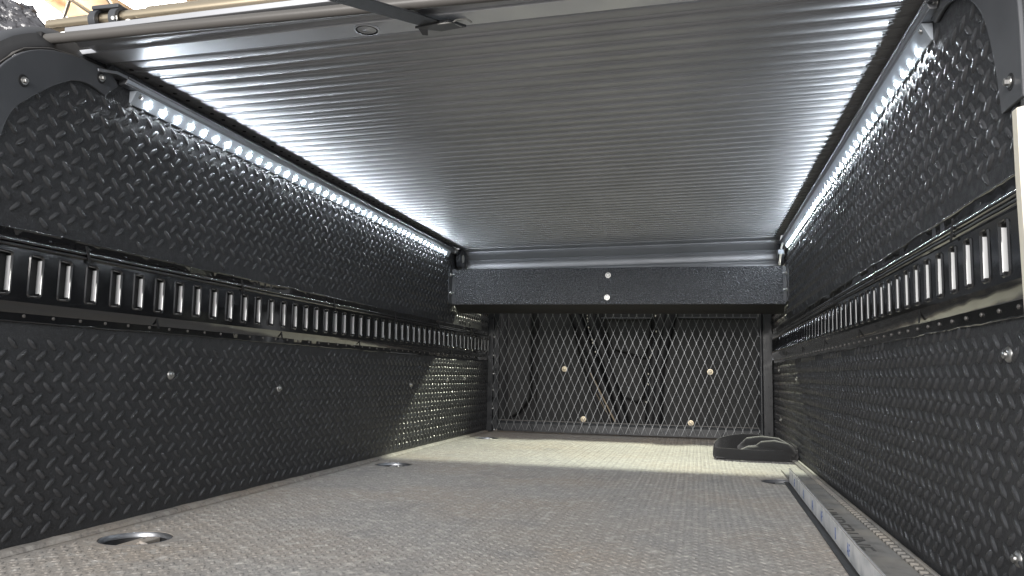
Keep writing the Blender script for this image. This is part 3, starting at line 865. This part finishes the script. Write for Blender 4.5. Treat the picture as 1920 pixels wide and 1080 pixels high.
def arch(side):
    s = -1 if side == 'L' else 1
    x = XL + 0.0012 if side == 'L' else XR - 0.0012
    t = thing("arch_bracket", "curved black steel corner bracket at the near end of the %s wall" % ("left" if side == 'L' else "right"), "bracket", (x, 0.82, 0.60), "curved corner brackets")
    if side == 'L':
        outer = [(0.800, 0.560), (0.806, 0.612), (0.822, 0.644), (0.857, 0.676), (0.901, 0.695), (0.955, 0.7045), (1.000, 0.7055), (1.020, 0.7005), (1.031, 0.6905)]
        inner = [(1.005, 0.6655), (0.975, 0.671), (0.945, 0.667), (0.915, 0.651), (0.880, 0.624), (0.848, 0.5947), (0.834, 0.570), (0.826, 0.540), (0.800, 0.540)]
        bolts = [(0.8553, 0.6331), (0.9935, 0.6894)]
    else:
        outer = [(0.795, 0.515), (0.795, 0.600), (0.806, 0.650), (0.826, 0.690), (0.860, 0.722), (0.930, 0.739), (1.03, 0.745), (1.082, 0.7245)]
        inner = [(1.049, 0.7004), (1.01, 0.7030), (0.977, 0.6960), (0.950, 0.6850), (0.923, 0.6697), (0.900, 0.6500), (0.8833, 0.6291), (0.868, 0.595), (0.857, 0.560), (0.848, 0.515)]
        bolts = [(0.8215, 0.5264 + 0.012), (1.035, 0.7220), (0.862, 0.685)]
    mb = MB(); mb.poly([(x, a, b) for a, b in smooth2(outer) + smooth2(inner[:-1]) + inner[-1:]], (-s * 0.0042, 0, 0))
    obj("plate", mb, SATIN, t, bevel=0.0010, smooth=30)
    for a, b in bolts:
        mb = MB(); mb.lathe([(0.0085, 0), (0.0084, 0.0006), (0.0060, 0.0009)], (x - s * 0.0043, a, b), (-s, 0, 0), 24); o1 = obj("washer", mb, DARK, t)
        hexbolt("bolt", (x - s * 0.0050, a, b), (-s, 0, 0), 0.0038, parent=t)
    return t
arch('L'); arch('R')
# rolled outer trim of the bed opening, left
tm = thing("bed_rim", "curved dark rim of the bed opening above the left corner bracket", "rim", (-0.62, 0.85, 0.70))
def resample(P, n=16):
    P = [Vector(p) for p in P]; L = [0.0]
    for i in range(1, len(P)): L.append(L[-1] + (P[i] - P[i - 1]).length)
    out = []
    for k in range(n):
        t_ = L[-1] * k / (n - 1); i = 0
        while i < len(L) - 2 and L[i + 1] < t_: i += 1
        f = (t_ - L[i]) / (L[i + 1] - L[i]); out.append(P[i].lerp(P[i + 1], f))
    return out
RA = [(-0.5990, 0.79, 0.590), (-0.5990, 0.812, 0.632), (-0.5990, 0.826, 0.650), (-0.5990, 0.857, 0.680), (-0.5990, 0.901, 0.699), (-0.5990, 0.955, 0.708), (-0.5990, 1.02, 0.709)]
RB = [(-0.603, 0.79, 0.585), (-0.603, 0.814, 0.620), (-0.603, 0.828, 0.643), (-0.603, 0.842, 0.666), (-0.603, 0.860, 0.6795), (-0.603, 0.902, 0.699), (-0.603, 1.02, 0.713)]
RC = [(-0.606, 0.79, 0.590), (-0.606, 0.830, 0.654), (-0.606, 0.841, 0.6685), (-0.606, 0.8625, 0.6845), (-0.606, 0.894, 0.700), (-0.606, 0.914, 0.7055), (-0.606, 1.02, 0.718)]
RD = [(-0.630, 0.79, 0.625), (-0.630, 0.830, 0.670), (-0.630, 0.849, 0.6875), (-0.630, 0.865, 0.702), (-0.630, 0.8905, 0.718), (-0.630, 0.922, 0.732), (-0.630, 1.02, 0.745)]
RE = [(-0.655, 0.79, 0.640), (-0.655, 0.845, 0.694), (-0.655, 0.870, 0.716), (-0.655, 0.913, 0.742), (-0.655, 0.951, 0.757), (-0.655, 1.02, 0.766)]
R3 = [resample(q, 18) for q in (RA, RB, RC, RD, RE)]
R3.append([p + Vector((-0.002, 0.012, -0.03)) for p in R3[-1]])
def rimstrip(nm, rows, m):
    mb = MB(); mb.loft(rows, close=False, caps=False)
    o = obj(nm, mb, m, tm, smooth=50)
    sm = o.modifiers.new("thick", 'SOLIDIFY'); sm.thickness = 0.0015
rimstrip("inner_lip", R3[0:2], RUBBER)
rimstrip("rubber_channel", [[p + Vector((-0.0005, 0, 0.0006)) for p in R3[1]], R3[2], R3[3]], DARK)
rimstrip("outer_panel", [[p + Vector((-0.0003, 0, 0.0018)) for p in R3[3]], R3[4], R3[5]], SATIN)
mb = MB(); mb.tube([p + Vector((0.0008, -0.0005, 0)) for p in R3[1][3:13]], [0.0004] + [0.0020] * 8 + [0.0004], 8)
obj("rim_bead", mb, RUBBER, tm, smooth=60)

# ------------------------------------------------------------------ rack crossbar above the cover
rk = thing("rack_crossbar", "round metal crossbar with black clamp above the front of the cover", "crossbar", (-0.5, 1.1, 0.83))
mb = MB(); mb.tube([(-0.80, 1.10, 0.838), (0.60, 1.10, 0.862)], 0.0115, 20); obj("tube", mb, TUBETAN, rk, smooth=60)
mb = MB(); mb.tube([(-0.62, 1.125, 0.856), (0.60, 1.125, 0.874)], 0.0135, 20); obj("tube", mb, TUBETAN, rk, smooth=60)
mb = MB()
for xx in (-0.704, -0.664):
    ring = [[(xx + w_, 1.10 + (0.022 + 0.000) * math.cos(t_), 0.842 + 0.020 * math.sin(t_) - 0.006) for t_ in [math.pi * 2 * j / 24 for j in range(24)]] for w_ in (0, 0.013)]
    ri = [[(xx + w_, 1.10 + 0.013 * math.cos(t_), 0.842 + 0.012 * math.sin(t_) - 0.002) for t_ in [math.pi * 2 * j / 24 for j in range(24)]] for w_ in (0, 0.013)]
    mb.loft([ring[0], ring[1], ri[1], ri[0], ring[0]], caps=False)
mb.box(-0.704, -0.651, 1.085, 1.115, 0.853, 0.860)
obj("clamp", mb, SATIN, rk, smooth=40, bevel=0.001)
hexbolt("clamp_bolt", (-0.655, 1.083, 0.832), (0.2, -1, -0.3), 0.0042, parent=rk)
hexbolt("clamp_bolt", (-0.628, 1.085, 0.822), (0.2, -1, -0.3), 0.0048, parent=rk)
mb = MB(); mb.box(-0.650, -0.598, 1.088, 1.112, 0.812, 0.826); obj("clamp_foot", mb, SATIN, rk, bevel=0.001)
mb = MB(); mb.poly([(-0.598, 1.09, 0.8140), (-0.598, 1.09, 0.8288), (-0.4714, 1.09, 0.8282), (-0.2448, 1.09, 0.8311), (-0.2443, 1.09, 0.8150)], (0, 0.02, 0))
mb.v = mb.v
tag(obj("cream_batten", mb, CREAM, bevel=0.001), "cream batten under the round crossbar, above the front seal", "batten")
# crumpled foil-like sack at the top left
mb = MB()
rings = []
nU, nV = 54, 44
P00, P10, P11, P01 = Vector((-1.02, 1.12, 0.915)), Vector((-0.862, 1.12, 0.892)), Vector((-0.74, 1.07, 0.76)), Vector((-1.02, 1.07, 0.70))
for j in range(nV + 1):
    v = j / nV; row = []
    for i in range(nU + 1):
        u = i / nU
        p = P00.lerp(P10, u).lerp(P01.lerp(P11, u), v)
        b = noise.fractal(Vector((u * 8, v * 8, 2.0)), 0.8, 2.2, 4) * 0.024
        p = p + Vector((0, -0.035 * math.sin(math.pi * u) * math.sin(math.pi * v) - b, b * 0.3))
        row.append(p)
    rings.append(row)
mb.loft(rings, close=False, caps=False)
fo = obj("plastic_sack", mb, FOIL, smooth=180)
sm = fo.modifiers.new("thick", 'SOLIDIFY'); sm.thickness = 0.004
tag(fo, "crumpled shiny black plastic sack at the top left corner", "sack")

# cream board at the right edge of the opening
mb = MB(); mb.poly([(0.5836, 0.800, 0.5020), (0.5836, 0.800, 0.440), (0.5848, 0.800, 0.356), (0.5855, 0.800, 0.30), (0.70, 0.800, 0.30), (0.70, 0.800, 0.53)], (0, -0.012, 0))
tag(obj("cream_board", mb, CREAM, bevel=0.0006), "cream board edge standing in front of the right wall's near end", "board")

# ------------------------------------------------------------------ aluminium strip standing on the floor
al = thing("aluminium_strip", "film-covered aluminium strip with blue print standing on the floor by the right wall", "strip", (0.505, 1.5, 0))
ptsb = [(0.4960, 0.70), (0.4985, 1.13), (0.5045, 1.46), (0.5076, 1.73), (0.5130, 2.062)]
def xs(y):
    for (x0, y0), (x1, y1) in zip(ptsb, ptsb[1:]):
        if y0 <= y <= y1: return x0 + (x1 - x0) * (y - y0) / (y1 - y0)
mb = MB(); mb.loft([[(x, y_, 0.0010), (x, y_, 0.0330), (x + .0016, y_, 0.0330), (x + .0016, y_, 0.0010)] for x, y_ in ptsb]); obj("web", mb, FILM, al)
mb = MB(); mb.loft([[(x - .0006, y_, 0.0331), (x - .0006, y_, 0.0352), (x + .0020, y_, 0.0352), (x + .0020, y_, 0.0331)] for x, y_ in ptsb]); obj("top_edge", mb, EDGE, al)
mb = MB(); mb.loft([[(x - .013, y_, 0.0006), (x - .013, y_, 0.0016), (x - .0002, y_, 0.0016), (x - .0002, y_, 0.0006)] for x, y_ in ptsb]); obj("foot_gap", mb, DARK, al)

def text_mesh(name, s, size, m, extr, matrix, parent, narrow=1.0):
    cu = bpy.data.curves.new(name, 'FONT'); cu.body = s; cu.size = size; cu.extrude = extr; cu.align_x = 'LEFT'
    tmp = bpy.data.objects.new("tmp_text", cu); COL.objects.link(tmp)
    bpy.context.view_layer.update()
    dg = bpy.context.evaluated_depsgraph_get()
    me = bpy.data.meshes.new_from_object(tmp.evaluated_get(dg))
    bpy.data.objects.remove(tmp)
    me.transform(Matrix.Diagonal((narrow, 1, 1, 1)))
    me.transform(matrix)
    me.materials.clear(); me.materials.append(m)
    me.name = name
    o = bpy.data.objects.new(name, me); COL.objects.link(o)
    if parent is not None:
        o.parent = parent; o.location = -Vector(parent.location)
    return o
# print on the web faces -x ; letters stand vertical, reading upwards
def on_web(y, z):
    x = xs(y) - 0.0004
    # text x -> +z (reads up), text y -> -y ... as printed sideways on the roll of film
    return Matrix(((0, 0, -1, x), (-1, 0, 0, y), (0, 1, 0, z), (0, 0, 0, 1)))
for y, s_ in ((1.22, "AF"), (1.335, "II"), (1.50, "AF"), (1.62, "AI"), (1.76, "II"), (1.95, "AF")):
    text_mesh("print", s_, 0.026, BLUE, 0.0001, on_web(y, 0.007), al, 0.75)

# flange of floor liner between strip and wall, with moulded word and ribs
rb = thing("ribbed_flap", "grey liner flap with moulded word and ribs between aluminium strip and right wall", "flap", (0.55, 1.5, 0))
mb = MB()
mb.loft([[(xs(min(max(y_, .71), 2.06)) + .004, y_, .0005), (xs(min(max(y_, .71), 2.06)) + .004, y_, .0060), (0.5725, y_, .0060), (0.5745, y_, .0005)] for y_ in (0.72, 1.0, 1.3, 1.6, 1.9, 2.3)])
obj("flap", mb, FLAP, rb, bevel=0.0008)
mb = MB()
y = 0.75; 
while y < 2.9:
    mb.box(0.5755, 0.5870, y, y + 0.0105, 0.0005, 0.0065)
    y += 0.0235
obj("ribs", mb, FLAP, rb, bevel=0.0015)
mb = MB(); mb.box(0.5872, 0.5945, 0.72, 3.2, 0.0006, 0.0085); obj("edge_bead", mb, FLAP, rb, bevel=0.0025)
# word reads towards the camera, tops of the letters to the wall
mt = Matrix(((0, 1, 0, 0.515), (-1, 0, 0, 1.655), (0, 0, 1, 0.0064), (0, 0, 0, 1)))
wd_ = text_mesh("word", "UNDERLINE", 0.046, INK, 0.0003, mt, rb, 1.0)
dx = max(v.co.y for v in wd_.data.vertices) - min(v.co.y for v in wd_.data.vertices)
k = 0.375 / dx
for v in wd_.data.vertices: v.co.y = 1.64 + (v.co.y - 1.655) * k

# left wall foot strip
mb = MB(); n = 80
mb.loft([[(XL + .0008, y_, .0004), (XL + .0008, y_, .0075 + .0012 * noise.noise(Vector((y_ * 25, 0, 0)))), (XL + .012 + .0016 * noise.noise(Vector((y_ * 30, 5, 0))), y_, .0060), (XL + .0165, y_, .0006)]
         for y_ in [0.75 + 2.58 * i / n for i in range(n + 1)]])
ft = obj("foot_strip", mb, MATM, smooth=40)
tag(ft, "narrow dusty sealing strip along the foot of the left wall", "strip")

# ------------------------------------------------------------------ folded black cap
cp = thing("knit_cap", "folded black fleece cap lying on the floor in the far right corner", "cap", (0.47, 2.60, 0))
mb = MB()
N = 56
def plan(u):
    # front band runs straight from the pointed left corner to the rounded right end, the back bows away
    a = 2 * math.pi * u
    x = 0.470 - 0.126 * math.cos(a)
    y = 2.600 - (0.052 if math.sin(a) > 0 else 0.095) * math.sin(a) * (1.0 if math.cos(a) < 0 else abs(math.sin(a)) ** 0.15)
    return x, y
rings = []
for k, (f, lean) in enumerate(((0.0, 0.0), (0.25, 0.0015), (0.6, 0.002), (0.9, 0.0), (1.0, -0.001))):
    r = []
    for i in range(N):
        u = i / N; a = 2 * math.pi * u
        x, y = plan(u)
        front = math.sin(a) > 0
        h = 0.034 if front else 0.034 + 0.040 * abs(math.sin(a)) ** 0.6 * (1.0 if math.cos(a) > -0.3 else 0.75)
        cx, cy = 0.470, 2.600
        wv = 0.0022 * noise.noise(Vector((x * 40, y * 40, f * 2)))
        out = Vector((x - cx, y - cy)).normalized() * (lean + wv) if f > 0 else Vector((0, 0))
        lean_back = 0 if front else -0.016 * f
        r.append((x + out.x, y + out.y + lean_back, 0.001 + h * f + wv * 0.5 * (f > 0)))
    rings.append(r)
mb.loft(rings, caps=False)
sh = obj("brim", mb, CLOTH, cp, smooth=180)
sm = sh.modifiers.new("thick", 'SOLIDIFY'); sm.thickness = 0.0045; sm.offset = -1
sub = sh.modifiers.new("sub", 'SUBSURF'); sub.levels = 1; sub.render_levels = 2
mb = MB()
mb.tube([(0.425, 2.665, 0.030), (0.452, 2.640, 0.052), (0.490, 2.620, 0.056), (0.535, 2.605, 0.052), (0.570, 2.590, 0.036), (0.588, 2.585, 0.022)], [0.008, 0.013, 0.017, 0.018, 0.015, 0.006], 18)
mb.tube([(0.462, 2.602, 0.026), (0.490, 2.592, 0.043), (0.525, 2.582, 0.046), (0.560, 2.575, 0.038), (0.585, 2.575, 0.022)], [0.009, 0.014, 0.017, 0.016, 0.007], 18)
mb.tube([(0.410, 2.63, 0.012), (0.45, 2.60, 0.022), (0.52, 2.59, 0.025), (0.575, 2.58, 0.020)], [0.008, 0.020, 0.026, 0.016], 18)
cr = obj("crown", mb, CLOTH, cp, smooth=180)
for v in cr.data.vertices:
    v.co += Vector((0, 0, 1)) * 0.003 * noise.noise(v.co * 45)
mb = MB(); mb.box(0.352, 0.585, 2.565, 2.66, 0.0015, 0.006); obj("lining", mb, CLOTH, cp)
